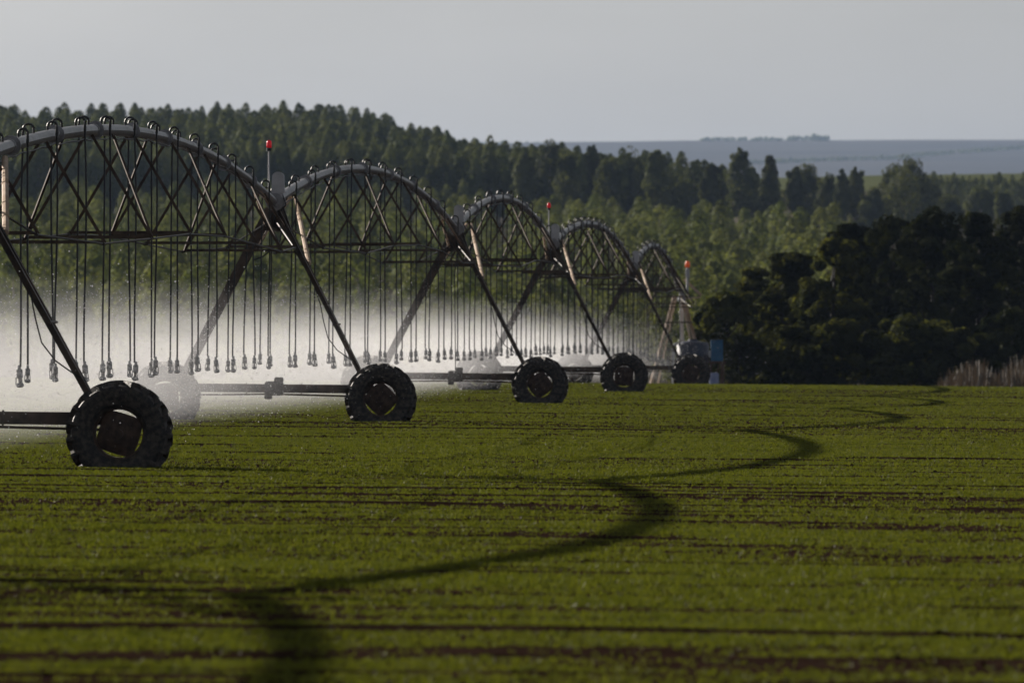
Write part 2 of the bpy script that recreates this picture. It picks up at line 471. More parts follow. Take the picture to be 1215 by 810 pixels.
def tree_arrays(h, rad, base, shape, nclump, n_per, leaf, seed, limbs=6, trunk_r=.16, lean=0, flat=.9, cs=.42, lump=1.0, inner=.12, lobed=False):
    """crown (verts, quads) and trunk (verts, quads)"""
    r = np.random.default_rng(seed)
    cent = []; spr = []
    lob = r.uniform(0, 2 * np.pi, 3)
    for k in range(nclump):
        t = r.uniform(0, 1)
        if shape == 'cone':
            env_ = ((t / .32) ** .55 if t < .32 else ((1 - t) / .68) ** .48) * .95 + .03
        elif shape == 'euc':
            env_ = ((t / .45) ** .5 if t < .45 else math.sqrt(max(0, 1 - ((t - .45) / .55) ** 2))) * .95 + .03
        elif shape == 'round':
            env_ = math.sqrt(max(.05, 1 - (2 * t - 1) ** 2))
        else:  # layered
            env_ = (.75 + .35 * math.sin(t * 17 + lob[0])) * math.sqrt(max(.10, 1 - (1.7 * t - .75) ** 2))
        a = r.uniform(0, 2 * np.pi)
        bulge = 1 + .22 * math.sin(2 * a + lob[0] + 4 * t) + .16 * math.sin(3 * a + lob[1] - 5 * t)
        q = rad * env_ * (1 + (bulge - 1) * lump) * math.sqrt(r.uniform(inner if t < .6 else 0, 1))
        cent.append((q * math.cos(a) + lean * t, q * math.sin(a), base + t * (h - base)))
        spr.append(rad * cs * r.uniform(.45, 1.35) * (.45 + .55 * (1 - t) if shape in ('cone', 'euc') else 1))
    V, Q_ = leaf_cloud(cent, n_per, np.array(spr), leaf, seed + 1, flat, True, lobed)
    tv, tf = [], []
    o = 0
    v, f_ = tube_np([(0, 0, -.6), (lean * .1, .05, h * .3), (lean * .4, -.05, h * .6), (lean * .9, 0, h * .93)], (trunk_r * 1.25, trunk_r, trunk_r * .6, trunk_r * .12))
    tv.append(v); tf.append(f_); o += len(v)
    order = r.permutation(nclump)[:limbs]
    for k in order:
        c = np.array(cent[k]); z0 = max(base * .6, c[2] - np.hypot(c[0], c[1]) * 1.1 - .2)
        s0 = np.array([lean * .3, 0, z0]); mid_ = (s0 * .45 + c * .55) + np.array([0, 0, -.08 * h * .3])
        v, f_ = tube_np([tuple(s0), tuple(mid_), tuple(c)], (trunk_r * .5, trunk_r * .33, trunk_r * .1), 5)
        tv.append(v); tf.append(f_ + o); o += len(v)
    return V, Q_, np.concatenate(tv), np.concatenate(tf)

def spindle_arrays(h, rad, base, peak, n, leaf, seed, trunk_r=.13):
    """a slim plantation tree: leaves on a pointed egg shaped crown with small tufts, trunk below"""
    r = np.random.default_rng(seed)
    t = r.uniform(0, 1, n) ** .92; a = r.uniform(0, 2 * np.pi, n)
    env_ = np.where(t < peak, np.sqrt(np.clip(t / peak, 0, 1)), np.clip((1 - t) / (1 - peak), 0, 1) ** .46)
    ph = r.uniform(0, 6.28, 4)
    tuft = 1 + .11 * np.sin(3 * a + ph[0] + 9 * t) + .09 * np.sin(5 * a + ph[1] - 16 * t) + .07 * np.sin(23 * t + ph[2] + 2 * a)
    q = rad * env_ * tuft * (1 - .45 * r.uniform(0, 1, n) ** 2.2)
    P = np.stack([q * np.cos(a) + .12 * rad * np.sin(5 * t + ph[3]), q * np.sin(a), base + t * (h - base)], -1)
    up = np.where(t < peak, -.12, .55)
    nrm = np.stack([np.cos(a), np.sin(a), up], -1) + r.normal(0, .38, (n, 3)); nrm /= np.linalg.norm(nrm, axis=1)[:, None]
    ax = np.cross(nrm, r.normal(0, 1, (n, 3))); ax /= np.linalg.norm(ax, axis=1)[:, None]; bx = np.cross(nrm, ax)
    sz = leaf * r.lognormal(0, .3, n) * np.where(t > .9, .7, 1)
    ax *= sz[:, None] * .5; bx *= (sz * r.uniform(.5, .9, n))[:, None] * .5
    V = np.stack([P - ax, P - bx, P + ax, P + bx], 1).reshape(-1, 3)
    tv, tf = tube_np([(0, 0, -.6), (.03, .02, h * .3), (0, -.02, h * .6), (0, 0, h * .93)], (trunk_r * 1.25, trunk_r, trunk_r * .6, trunk_r * .12))
    return V, np.arange(len(V)).reshape(-1, 4), tv, tf

def join_tree(arr, mats, name):
    V, Q_, tv, tf = arr
    return np_mesh(name, np.concatenate([V, tv]), np.concatenate([Q_, tf + len(V)]), mats, np.concatenate([np.zeros(len(Q_)), np.ones(len(tf))]))

def place_px(x, d):
    return (x - 607.5) / F * d

# --- tall plantation on the ridge
tall_var = [spindle_arrays(13, 1.75 + .2 * (k % 4), 1.2, .36 + .07 * (k % 3), 1700, .44, 100 + k * 7) for k in range(8)]
tall_me = [join_tree(a, [M['euc'], M['bark']], 'eucalyptus_tree') for a in tall_var]
pts = []
d = 1480.0
while d < 2120:
    step = 6 if d < 1490 else 84.0
    x = place_px(-60, d)
    # the tall stand ends towards the right, further back first
    xr = place_px(np.interp(d, [1480, 1600, 1800, 2000, 2120], [850, 800, 720, 650, 600]), d)
    while x < xr:
        px = x + rnd.uniform(-.9, .9); pd = d + (rnd.uniform(-26, 26) if d > 1510 else rnd.uniform(-4, 4))
        pts.append((px, pd))
        x += rnd.uniform(1.8, 2.9) if d > 1496 else rnd.uniform(1.8, 3.0)
    d += step
def score(p):   # the largest seen: the front edge and the skyline
    return min(abs(p[1] - 1484), abs(p[1] - 2000) * .45)
pts.sort(key=score)
ind, rest = pts[:300], pts[300:]
def tall_h(px, pd):
    xi = px / pd * F + 607.5
    return rnd.uniform(.90, 1.08) * (1.0 if pd > 1515 else .85) * (1 - .12 * smooth(620, 820, xi))
for (px, pd) in ind:
    o = link('eucalyptus_tree', rnd.choice(tall_me))
    s = tall_h(px, pd); w = s * rnd.uniform(.9, 1.2)
    o.location = (px, pd, terr(px, pd)); o.rotation_euler = (0, 0, rnd.uniform(0, 6.28)); o.scale = (w, w, s)
    if pd > 1750:
        tag(o, 'tall slender eucalyptus standing along the wooded skyline of the left hill', 'tree', 'tall trees on the skyline of the hill')
    else:
        tag(o, 'tall eucalyptus in the shaded front edge of the hill forest', 'tree', 'tall trees at the front edge of the forest')

def forest_mesh(name, places, variants, mats, hfun):
    VV = []; QQ = []; MI = []; o = 0
    for (px, pd) in places:
        V, Q_, tv, tf = variants[rnd.randrange(len(variants))]
        s = hfun(px, pd); w = s * rnd.uniform(.9, 1.2); a = rnd.uniform(0, 6.28); ca, sa = math.cos(a), math.sin(a)
        A = np.concatenate([V, tv[:24]])
        B = np.stack([(A[:, 0] * ca - A[:, 1] * sa) * w + px, (A[:, 0] * sa + A[:, 1] * ca) * w + pd, A[:, 2] * s + terr(px, pd)], -1)
        VV.append(B.astype(np.float32)); QQ.append(Q_ + o); QQ.append(tf[:18] + len(V) + o)
        MI.append(np.zeros(len(Q_))); MI.append(np.ones(18)); o += len(B)
    return np_mesh(name, np.concatenate(VV), np.concatenate(QQ), mats, np.concatenate(MI))
light_tall = [spindle_arrays(13, 1.8 + .2 * (k % 3), 1.2, .36 + .07 * (k % 3), 800, .60, 300 + k * 5) for k in range(5)]
tag(link('hill_forest', forest_mesh('hill_forest', rest, light_tall, [M['euc'], M['bark']], tall_h)), 'dense dark green eucalyptus forest covering the left hill behind its edge', 'forest', kind='stuff')

more = []
d = 1482.0
while d < 2120:
    x = place_px(-900, d)
    while x < place_px(-62, d):
        more.append((x + rnd.uniform(-.9, .9), d + rnd.uniform(-5, 5) * (1 if d < 1490 else 5))); x += rnd.uniform(2.4, 3.8)
    d += 6 if d < 1486 else 84
tag(link('hill_forest', forest_mesh('hill_forest', more, light_tall, [M['euc'], M['bark']], tall_h)), 'dense dark green eucalyptus forest running on beyond the left edge of the picture', 'forest', kind='stuff')

# --- young plantation on the slope below the forest
young_var = [spindle_arrays(5.2, 1.05 + .14 * (k % 4), .35, .30 + .08 * (k % 3), 620, .30, 500 + k * 3, .07) for k in range(8)]
young_me = [join_tree(a, [M['young'], M['bark']], 'young_tree') for a in young_var]
pts = []
d = 640.0
while d < 1465:
    x = place_px(-50, d); xr = place_px(min(1010, 1215), d)
    while x < xr:
        px = x + rnd.uniform(-1, 1); pd = d + rnd.uniform(-24, 24)
        xi = px / pd * F + 607.5
        if pd > np.interp(xi, [0, 600, 760, 900, 1010], [1470, 1465, 1360, 1230, 1150]): x += rnd.uniform(2.0, 3.3); continue
        if snoise(px * 1.0, 77, 16) + .9 * snoise(pd * .25 + px * .3, 78, 9) > -.85:
            pts.append((px, pd))
        x += rnd.uniform(2.0, 3.3)
    d += 50 + (d - 640) * .055
pts.sort(key=lambda p: p[1])

ind, rest = pts[:300], pts[300:]
def young_h(px, pd): return rnd.uniform(.9, 1.4)
for (px, pd) in ind:
    o = link('young_tree', rnd.choice(young_me))
    s = young_h(px, pd); w = s * rnd.uniform(.9, 1.2)
    o.location = (px, pd, terr(px, pd)); o.rotation_euler = (0, 0, rnd.uniform(0, 6.28)); o.scale = (w, w, s)
    tag(o, 'small light green young tree on the slope below the tall forest', 'tree', 'young trees of the plantation on the slope')
tag(link('young_plantation', forest_mesh('young_plantation', rest, young_var, [M['young'], M['bark']], young_h)), 'light green young plantation covering the upper slope below the tall forest', 'plantation', kind='stuff')

more = []
d = 645.0
while d < 1465:
    x = place_px(-900, d)
    while x < place_px(-52, d):
        more.append((x, d + rnd.uniform(-22, 22))); x += rnd.uniform(2.2, 3.6)
    d += 50 + (d - 640) * .055
tag(link('young_plantation', forest_mesh('young_plantation', more, young_var, [M['young'], M['bark']], young_h)), 'light green young plantation running on beyond the left edge of the picture', 'plantation', kind='stuff')

def full_tree(name, arr, loc, leafm, barkm, label, cat, group=None, rz=0.0, s=1.0):
    root = empty(name, loc, rz); root.scale = (s, s, s)
    V, Q_, tv, tf = arr
    link('crown', np_mesh('crown', V, Q_, leafm), root)
    link('trunk', np_mesh('trunk', tv, tf, barkm, smooth_shade=True), root)
    return tag(root, label, cat, group)

# --- single big trees against the far blue plain: x, row of the top, width in px, form, words
BIG = [(622, 177, 30, 'euc', 'grey green tree at the right foot of the wooded hill, leftmost before the blue plain'),
       (652, 171, 38, 'round', 'broad pale topped tree with a double crown right of the hill'),
       (673, 181, 30, 'round', 'dark round tree close to the right of the pale double crowned tree'),
       (705, 172, 30, 'euc', 'pale narrow tree rising alone out of the dark wood against the blue plain'),
       (722, 190, 30, 'round', 'low olive tree in the gap right of the pale narrow one'),
       (745, 182, 40, 'round', 'dark dome shaped tree against the blue plain above the fourth arch'),
       (780, 180, 38, 'euc', 'dark tree with a leaning pointed crown left of the open gap'),
       (762, 215, 36, 'round', 'lit yellowish green tree in front of the leaning dark tree'),
       (789, 207, 34, 'round', 'olive tree hugging the right foot of the leaning dark tree'),
       (817, 206, 22, 'euc', 'small lone oval tree in the gap of the skyline'),
       (843, 196, 26, 'euc', 'slim tree directly left of the tallest tree group'),
       (857, 194, 24, 'euc', 'slim tree squeezed beside the tallest tree'),
       (879, 176, 36, 'euc', 'tallest tree of the right skyline with a dark knobbed top'),
       (893, 200, 30, 'euc', 'lower right shoulder tree beside the tallest skyline tree'),
       (913, 184, 30, 'cone', 'steeple shaped tree with a wide skirt right of the tallest'),
       (906, 222, 44, 'round', 'broad bushy tree at the foot of the steeple shaped tree'),
       (943, 197, 24, 'euc', 'pale left half of a twin tree right of the steeple tree'),
       (957, 199, 34, 'round', 'dark right half of a twin tree right of the steeple tree'),
       (983, 212, 28, 'round', 'small dark tree in the dip between two twin trees'),
       (1000, 203, 22, 'euc', 'slim pale tree left of a second slim one before the green strip'),
       (1014, 200, 26, 'euc', 'slim bright tree standing over pale scrub before the green strip'),
       (1036, 228, 30, 'round', 'low rounded tree left of the wide spreading tree'),
       (1062, 202, 40, 'round', 'left lobe tree leaning against the wide spreading tree'),
       (1080, 193, 60, 'round', 'wide spreading dark tree with a peaked crown on the right'),
       (1100, 214, 44, 'round', 'right skirt tree under the wide spreading tree'),
       (1125, 236, 30, 'round', 'little olive tree before the dark straight tree belt'),
       (1164, 222, 40, 'round', 'olive bushy tree before the right end of the dark belt'),
       (1191, 228, 26, 'euc', 'narrow grey green tree near the right edge of the picture'),
       (1030, 258, 46, 'round', 'low broad dark bushy tree above the black thicket'),
       (965, 250, 40, 'round', 'low dark bushy tree over the bare brown slope')]
for i, (x, yt, wpx, shp, lab) in enumerate(BIG):
    d = 1440 + (i * 37 % 70)
    px = place_px(x, d); z = terr(px, d)
    h = (HY - yt) / F * d + CAMZ - z
    rad = wpx / 2 / F * d * 1.12
    arr = tree_arrays(h, rad * .95, h * (.18 if shp == 'euc' else .08), shp, 34, 80, .36, 900 + i * 11, 5, .2, lean=rnd.uniform(-.3, .3), cs=.36, inner=.25, flat=1.05, lobed=True)
    core = spindle_arrays(h * .97, rad * (.95 if shp == 'round' else .82), h * (.06 if shp == 'round' else .26), .55 if shp == 'round' else .42 if shp == 'euc' else .2, 2600, .40, 2900 + i)
    arr = (np.concatenate([arr[0], core[0]]), np.concatenate([arr[1], core[1] + len(arr[0])]), arr[2], arr[3])
    full_tree('tree', arr, (px, d, z), M['big'], M['bark'], lab, 'tree', None, rnd.uniform(0, 6))

# --- dry scrub at the feet of those trees
scr = [tree_arrays(3.2, 1.5, .2, 'round', 18, 16, .34, 1300 + k, 6, .06) for k in range(4)]
scr_me = [join_tree(a, [M['dry'], M['bark']], 'dry_shrub') for a in scr]
for k in range(64):
    xi = 660 + 410 * (k + rnd.uniform(-.6, .6)) / 64; d = rnd.uniform(1515, 1560); px = place_px(xi, d)
    o = link('dry_shrub', scr_me[k % 4]); s = rnd.uniform(.8, 1.5)
    o.location = (px, d, terr(px, d)); o.rotation_euler = (0, 0, rnd.uniform(0, 6)); o.scale = (s, s, s * rnd.uniform(.8, 1.3))
    tag(o, 'pale greyish leafless shrub at the foot of the skyline trees', 'shrub', 'dry shrubs below the skyline trees')

# --- dark straight belt far right
belt = [spindle_arrays(12, 2.0, .8, .25, 700, .6, 1400 + k, .15) for k in range(3)]
belt_me = [join_tree(a, [M['euc'], M['bark']], 'belt_tree') for a in belt]
xi = 1108
while xi < 1290:
    d = 1900 + rnd.uniform(-12, 12); px = place_px(xi, d); o = link('belt_tree', rnd.choice(belt_me)); z = terr(px, d)
    s = ((HY - rnd.uniform(203, 214)) / F * d + CAMZ - z) / 12
    o.location = (px, d, z); o.rotation_euler = (0, 0, rnd.uniform(0, 6)); o.scale = (s * 1.15, s * 1.15, s)
    tag(o, 'pointed dark tree in the straight belt before the blue plain at right', 'tree', 'pointed trees of the far right belt')
    xi += rnd.uniform(5.5, 8.5)

# --- the black thicket at the end of the field, right
DARK = [(862, 352, 40, 'round', 'leftmost dark tree of the thicket, nearest to the blue tank'),
        (893, 322, 46, 'layer', 'layered dark olive tree second from the left end of the thicket'),
        (940, 306, 56, 'layer', 'wide dark tree with flat layered boughs left of the thicket middle'),
        (985, 288, 50, 'round', 'rounded dark tree filling the middle of the thicket'),
        (1012, 268, 46, 'layer', 'dark tree whose flat top bough juts over the brown slope'),
        (1062, 262, 56, 'round', 'tall dark tree right of the jutting flat bough'),
        (1108, 252, 60, 'round', 'tallest black tree of the thicket'),
        (1160, 258, 56, 'layer', 'black spreading tree right of the tallest thicket tree'),
        (1212, 250, 60, 'round', 'black tree cut by the right edge of the picture'),
        (880, 400, 40, 'round', 'low dark bush in front of the thicket, behind the field edge and blue tank'),
        (935, 392, 50, 'round', 'low olive bush in front of the layered trees'),
        (1000, 386, 56, 'round', 'broad low dark bush in front of the thicket middle'),
        (1075, 378, 60, 'round', 'high dark bush in front of the tallest thicket tree'),
        (1140, 392, 50, 'round', 'dark bush with pale shoots left of the brown grass'),
        (1195, 372, 50, 'round', 'black bush behind the tall brown grass at the right edge'),
        (1262, 280, 60, 'round', 'dark tree beyond the right edge of the thicket'),
       (843, 388, 30, 'round', 'small dark bush peeping out behind the blue tank'),
       (1035, 300, 58, 'round', 'dark tree at the back of the thicket between the flat bough and the tall tree'),
       (962, 335, 50, 'round', 'shorter dark olive tree behind the low olive bush'),
       (1130, 300, 58, 'round', 'dark tree at the back between the tallest and the black spreading tree')]
for i, (x, yt, rpx, shp, lab) in enumerate(DARK):
    d = (405 + (i * 17 % 18)) if yt > 365 else (430 + (i * 29 % 40) + (22 if i > 15 else 0))
    px = place_px(x, d); z = terr(px, d)
    h = (HY - yt) / F * d + CAMZ - z; rad = rpx / F * d * 1.08
    low_ = yt > 365
    arr = tree_arrays(h, rad, .1 if low_ else h * .08, shp, 170 if not low_ else 100, 130, .19, 1700 + i * 13, 16, .14 if not low_ else .05, lean=rnd.uniform(-.3, .3), flat=.50 if shp == 'layer' else .72, cs=.20, inner=.12, lobed=True)
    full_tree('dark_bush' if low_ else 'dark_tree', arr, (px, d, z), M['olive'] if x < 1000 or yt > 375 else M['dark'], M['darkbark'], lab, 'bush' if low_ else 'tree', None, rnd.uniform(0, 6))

# --- tall dry grass along the field end
def dry_grass():
    n = 5200
    xi = np.concatenate([RNG.uniform(850, 1240, n // 2), RNG.uniform(1120, 1260, n // 2)]); Y = RNG.uniform(388, 404, n); X = (xi - 607.5) / F * Y
    Z = np.array([terr(X[k], Y[k]) for k in range(n)])
    hgt = RNG.uniform(1.3, 2.4, n) * np.where(xi > 1120, 1.10, .74) * (1 + .25 * snoise(X, 91, .7))
    V = np.zeros((n, 4, 3)); a = RNG.uniform(0, 6.28, n); w = RNG.uniform(.012, .03, n); l = RNG.normal(0, .22, (n, 2))
    V[:, 0] = np.stack([X - w * np.cos(a), Y - w * np.sin(a), Z - .1], -1); V[:, 1] = np.stack([X + w * np.cos(a), Y + w * np.sin(a), Z - .1], -1)
    V[:, 2] = np.stack([X + l[:, 0] + w * np.cos(a) * .8, Y + l[:, 1] + w * np.sin(a) * .8, Z + hgt], -1)
    V[:, 3] = np.stack([X + l[:, 0] - w * np.cos(a) * .8, Y + l[:, 1] - w * np.sin(a) * .8, Z + hgt * .97], -1)
    return np_mesh('dry_grass', V.reshape(-1, 3), np.arange(n * 4).reshape(-1, 4), M['straw'])
tag(link('dry_grass', dry_grass()), 'tall brown dry grass standing behind the field edge at right', 'grass', kind='stuff')

# --- woods on the far plain
cent = []; spr = []
for (x0, x1, ytop, nn) in ((832, 928, 164.0, 60), (934, 985, 162.2, 44), (964, 978, 159.8, 16), (560, 640, 169.5, 10)):
    for k in range(nn):
        x = rnd.uniform(x0, x1); d = 14150 + rnd.uniform(-40, 40); px = place_px(x, d)
        z = terr(px, d); zt = yz(d, ytop)
        cent.append((px, d, z + (zt - z) * rnd.uniform(.1, .95))); spr.append(3.5)
V, Q_ = leaf_cloud(cent, 20, np.array(spr), 3.2, 77, .6)
tag(link('distant_wood', np_mesh('distant_wood', V, Q_, M['euc'])), 'thin strip of woods on the rim of the far blue plain', 'wood', kind='stuff')
# hedge line crossing the far slope
cent = []
for k in range(240):
    t = k / 239; x = 880 + t * 360; yy = np.interp(x, [880, 1060, 1160, 1240], [197, 191, 181, 175])
    d = float(np.interp(yy, [176, 206], [13450, 11050])); px = place_px(x, d)
    if rnd.random() < .8: cent.append((px, d + rnd.uniform(-20, 20), terr(px, d) + 3))
V, Q_ = leaf_cloud(cent, 14, 5.0, 3.4, 79, .6)
tag(link('hedgerow', np_mesh('hedgerow', V, Q_, M['euc'])), 'thin dark hedge line running slantwise across the far blue slope', 'hedge')

# ------------------------------------------------------------------ the irrigation machine
J = [(-12.6, 33.0), (-10.05, 72.5), (-6.73, 118.6), (-4.32, 175.8), (-1.30, 222.0), (1.08, 262.0), (4.05, 325.0), (6.50, 378.0)]
HP = 3.95
JZ = [gz(*p) + HP for p in J]
JZ[2] -= .28; JZ[-1] = 3.15
TYRE_R, TYRE_W, AXLE = .65, .36, .40

def tyre_mb():
    mb = MB(); rot = Matrix.Rotation(math.pi / 2, 4, 'X')
    w = TYRE_W / 2
    prof = [(.315, -w * .62), (.36, -w * .86), (.46, -w * 1.0), (.53, -w * .98), (.575, -w * .86), (.59, -w * .5), (.595, 0), (.59, w * .5), (.575, w * .86), (.53, w), (.46, w), (.36, w * .86), (.315, w * .62), (.325, 0)]
    mb.lathe(prof, 48, rot, closed=True)
    n = 19
    for side in (-1, 1):
        for k in range(n):
            a0 = 2 * math.pi * (k + (.5 if side > 0 else 0)) / n
            # a lug sweeps from the middle of the tread over the shoulder
            path = [(a0 + .11, .0 * side, .592, .65), (a0 + .02, w * .55 * side, .585, .65), (a0 - .07, w * .98 * side, .555, .645), (a0 - .09, w * 1.10 * side, .50, .535)]
            vs = []
            for (a, yy, r0, r1) in path:
                for (da, rr) in ((-.048, r0), (.048, r0), (.036, r1), (-.036, r1)):
                    vs.append((rr * math.cos(a + da), yy, rr * math.sin(a + da)))
            fs = [(3, 2, 1, 0), (12, 13, 14, 15)]
            for i in range(3):
                for q in range(4):
                    p = (q + 1) % 4
                    fs.append((i * 4 + q, i * 4 + p, i * 4 + 4 + p, i * 4 + 4 + q))
            mb.add(vs, fs)
    return mb

def wheel_mb():
    mb = MB(); rot = Matrix.Rotation(math.pi / 2, 4, 'X')
    w = TYRE_W / 2 * .62
    mb.lathe([(.313, -w), (.330, -w), (.330, -w + .02), (.300, -w + .03), (.300, w - .03), (.330, w - .02), (.330, w), (.313, w), (.292, w - .035), (.292, -w + .035)], 40, rot, closed=True)
    # square dished disc whose corners reach the rim: four crescent gaps stay open
    n = 32; ring0 = []; ring1 = []
    for k in range(n):
        t = 2 * math.pi * k / n
        c = max(abs(math.cos(t)), abs(math.sin(t)))
        r = min(.298, .252 / c ** .8)
        ring0.append((r * math.cos(t), -.035, r * math.sin(t))); ring1.append((r * math.cos(t), -.012, r * math.sin(t)))
    inner = [(.12 * math.cos(2 * math.pi * k / n), -.085, .12 * math.sin(2 * math.pi * k / n)) for k in range(n)]
    vs = ring0 + ring1 + inner + [(0, -.09, 0), (0, -.012, 0)]
    fs = []
    for k in range(n):
        j = (k + 1) % n
        fs += [(k, j, n + j, n + k), (2 * n + k, 2 * n + j, j, k), (3 * n, 2 * n + j, 2 * n + k), (3 * n + 1, n + k, n + j)]
    mb.add(vs, fs)
    for k in range(8):   # wheel bolts
        t = 2 * math.pi * k / 8
        mb.tube([(.16 * math.cos(t), -.10, .16 * math.sin(t)), (.16 * math.cos(t), -.02, .16 * math.sin(t))], .014, 6)
    mb.tube([(0, -.13, 0), (0, .22, 0)], .055, 12)
    return mb

TYRE_ME = tyre_mb().build('tyre', M['rubber']).data
WHEEL_ME = wheel_mb().build('wheel', M['rim']).data
for o in list(COL.objects):
    if o.type == 'MESH' and o.data in (TYRE_ME, WHEEL_ME): bpy.data.objects.remove(o)

TW = [  # tower labels
    'drive tower standing closest to the camera, out of the frame at left',
    'drive tower out of the frame at left beside the nearest seen one',
    'drive tower at the left edge with the largest muddy wheel in the picture',
    'drive tower with a red beacon on a thin pole left of the picture middle',
    'drive tower in the middle without a beacon, its wheel third from the left',
    'drive tower with the small red beacon right of the middle',
    'last drive tower, its half sunk wheel beside the blue tank']
WHEEL_SPIN = [10, 30, 17, 45, 52, 2, 20]

def tower(i):
    x, y = J[i]
    a = J[max(i - 1, 0)]; b_ = J[i + 1]
    rz = -math.atan2(b_[0] - a[0], b_[1] - a[1])
    g = gz(x, y)
    root = empty('drive_tower', (x, y, g), rz, 0, math.atan(.009))
    tag(root, TW[i], 'irrigation tower', 'drive towers of the irrigation machine')
    h = JZ[i] - g
    mb = MB(); mb.box((0, 0, .575), (3.62, .11, .155), bev=.012)
    for s in (-1, 1):
        mb.box((s * 1.7, 0, .66), (.22, .2, .012)); mb.box((s * .5, 0, .575), (.012, .15, .19))
    mb.build('base_beam', M['leg'], root)
    for s in (-1, 1):
        for (dy0, dy1) in ((-.05, -.24), (.05, .20)):
            mb = MB()
            mb.angle((s * 1.72, dy0, .66), (s * .10, dy1, h - .14), .085, .009, (-s, 0, .2))
            mb.angle((s * 1.72 - s * .006, dy0 + .012, .672), (s * .10, dy1 + .012, h - .13), .075, .009, (-s * .2, 1, 0))
            mb.build('leg', M['leg'], root)
        lx = lambda z: s * (1.72 + (.10 - 1.72) * (z - .66) / (h - .14 - .66))
        mb = MB(); mb.tube([(s * .05, 4.1, h + .14), (lx(2.84), .2, 2.84)], .042, 8)
        for t in (.35, .62, .8):
            p = Vector((s * .05, 4.1, h + .14)).lerp(Vector((lx(2.84), .2, 2.84)), t); q = Vector((s * .05, 4.1, h + .14)).lerp(Vector((lx(2.84), .2, 2.84)), t + .01)
            mb.tube([p, q], .05, 8)
        mb.build('brace', M['pole'], root)
        mb = MB(); mb.tube([(s * .05, -4.4, h + .16), (s * .16, -.2, h - .42)], .026, 6); mb.build('stay', M['pole'], root)
        mb = MB(); mb.angle((lx(2.1), .04, 2.1), (lx(2.1) * .2, -.02, 1.55), .05, .006, (0, 1, 0)) if False else mb.tube([(lx(1.75), -.45, 1.75), (lx(1.75), .42, 1.75)], .018, 6)
        mb.build('leg_tie', M['leg'], root)
    # wheels with their gearboxes
    for q, s in enumerate((1, -1)):
        w = link('wheel', WHEEL_ME, root); w.location = (s * 1.96, -.30, AXLE)
        w.rotation_euler = (0, R(WHEEL_SPIN[i] + q * 37), 0)
        t = link('tyre', TYRE_ME, w)
        mb = MB(); mb.box((s * 1.96, -.02, AXLE + .02), (.26, .2, .30), bev=.03); mb.tube([(s * 1.96, -.3, AXLE), (s * 1.96, 0, AXLE)], .07, 10)
        mb.build('gearbox', M['motor'], root)
        mb = MB(); mb.tube([(s * .15, -.075, .47), (s * 1.86, -.075, .44)], .019, 6); mb.build('driveshaft', M['steel'], root)
    mb = MB(); mb.box((.0, -.02, .575), (.33, .26, .26), bev=.03); mb.tube([(-.05, -.15, .60), (-.05, -.36, .60)], .10, 12); mb.box((.09, -.06, .73), (.16, .16, .10), bev=.02); mb.box((-.1, -.05, .42), (.14, .14, .08), bev=.02)
    mb.build('drive_motor', M['motor'], root)
    # saddle and joint
    mb = MB()
    prof = [(-.30, h - .52), (.30, h - .52), (.15, h - .08), (-.15, h - .08)]
    vs = [(px, yy, pz) for yy in (-.05, .05) for px, pz in prof]
    mb.add(vs, [(0, 1, 2, 3), (7, 6, 5, 4), (0, 4, 5, 1), (1, 5, 6, 2), (2, 6, 7, 3), (3, 7, 4, 0)])
    mb.tube([(0, -.8, h - .5), (0, .7, h - .5)], .035, 8)
    for s in (-1, 1): mb.tube([(s * .24, -.3, h - .5), (s * .08, -.02, h - .06)], .03, 6)
    mb.build('saddle', M['leg'], root)
    mb = MB(); mb.tube([(0, -.30, h), (0, .30, h)], .115, 14)
    for yy in (-.32, -.14, .14, .32): mb.tube([(0, yy - .012, h), (0, yy + .012, h)], .165, 14)
    mb.build('pipe_joint', M['pipe'], root)
    # control cover: round shouldered upright box on a bracket
    mb = MB(); cz = h + .16; cx = .06
    pr = []
    for k in range(13):
        t = math.pi * k / 12; pr.append((.105 * math.cos(t), .30 + .085 * math.sin(t)))
    pr = [(.12, 0)] + pr + [(-.12, 0)]
    n = len(pr); vs = [(cx + px, yy, cz + pz) for yy in (-.34, -.16) for px, pz in pr]
    fs = [tuple(range(n)), tuple(reversed(range(n, 2 * n)))] + [(k, n + k, n + (k + 1) % n, (k + 1) % n) for k in range(n)]
    mb.add(vs, fs); mb.box((cx, -.25, cz - .06), (.16, .14, .12)); mb.build('control_box', M['box'], root)
    mb = MB()
    pts_ = [(.08, -.1, 3.45), (.34, -.12, 3.1), (.56, -.14, 2.75), (.74, -.15, 2.4), (.84, -.15, 2.1), (.90, -.15, 1.8), (.98, -.15, 1.5), (1.15, -.14, 1.28), (1.35, -.12, 1.14), (1.5, -.1, 1.05), (1.62, -.1, .8)]
    mb.tube(pts_, .010, 5); mb.build('cable', M['cable'], root)
    mb = MB(); mb.tube([(0, .2, h - .5), (-.05, .1, 2.9), (-.02, .05, 1.7), (0, -.02, .72)], .012, 5) if i % 2 == 0 else mb.tube([(.1, .2, h - .5), (.06, .15, 3.2), (-.25, .1, 2.95), (-.42, .1, 2.9)], .014, 5)
    mb.build('cable', M['cable'], root)
    # clutter of hoses and wires at the joint
    mb = MB()
    for k in range(5):
        a_ = rnd.uniform(-.16, .16); b2 = rnd.uniform(-.2, .2)
        mb.tube([(a_, -.2, h + .15), (a_ * 1.6, -.3, h - .05), (b2, -.25, h - .3), (b2 * .6, -.1, h - .5)], .012, 5)
    mb.build('wiring', M['cable'], root)
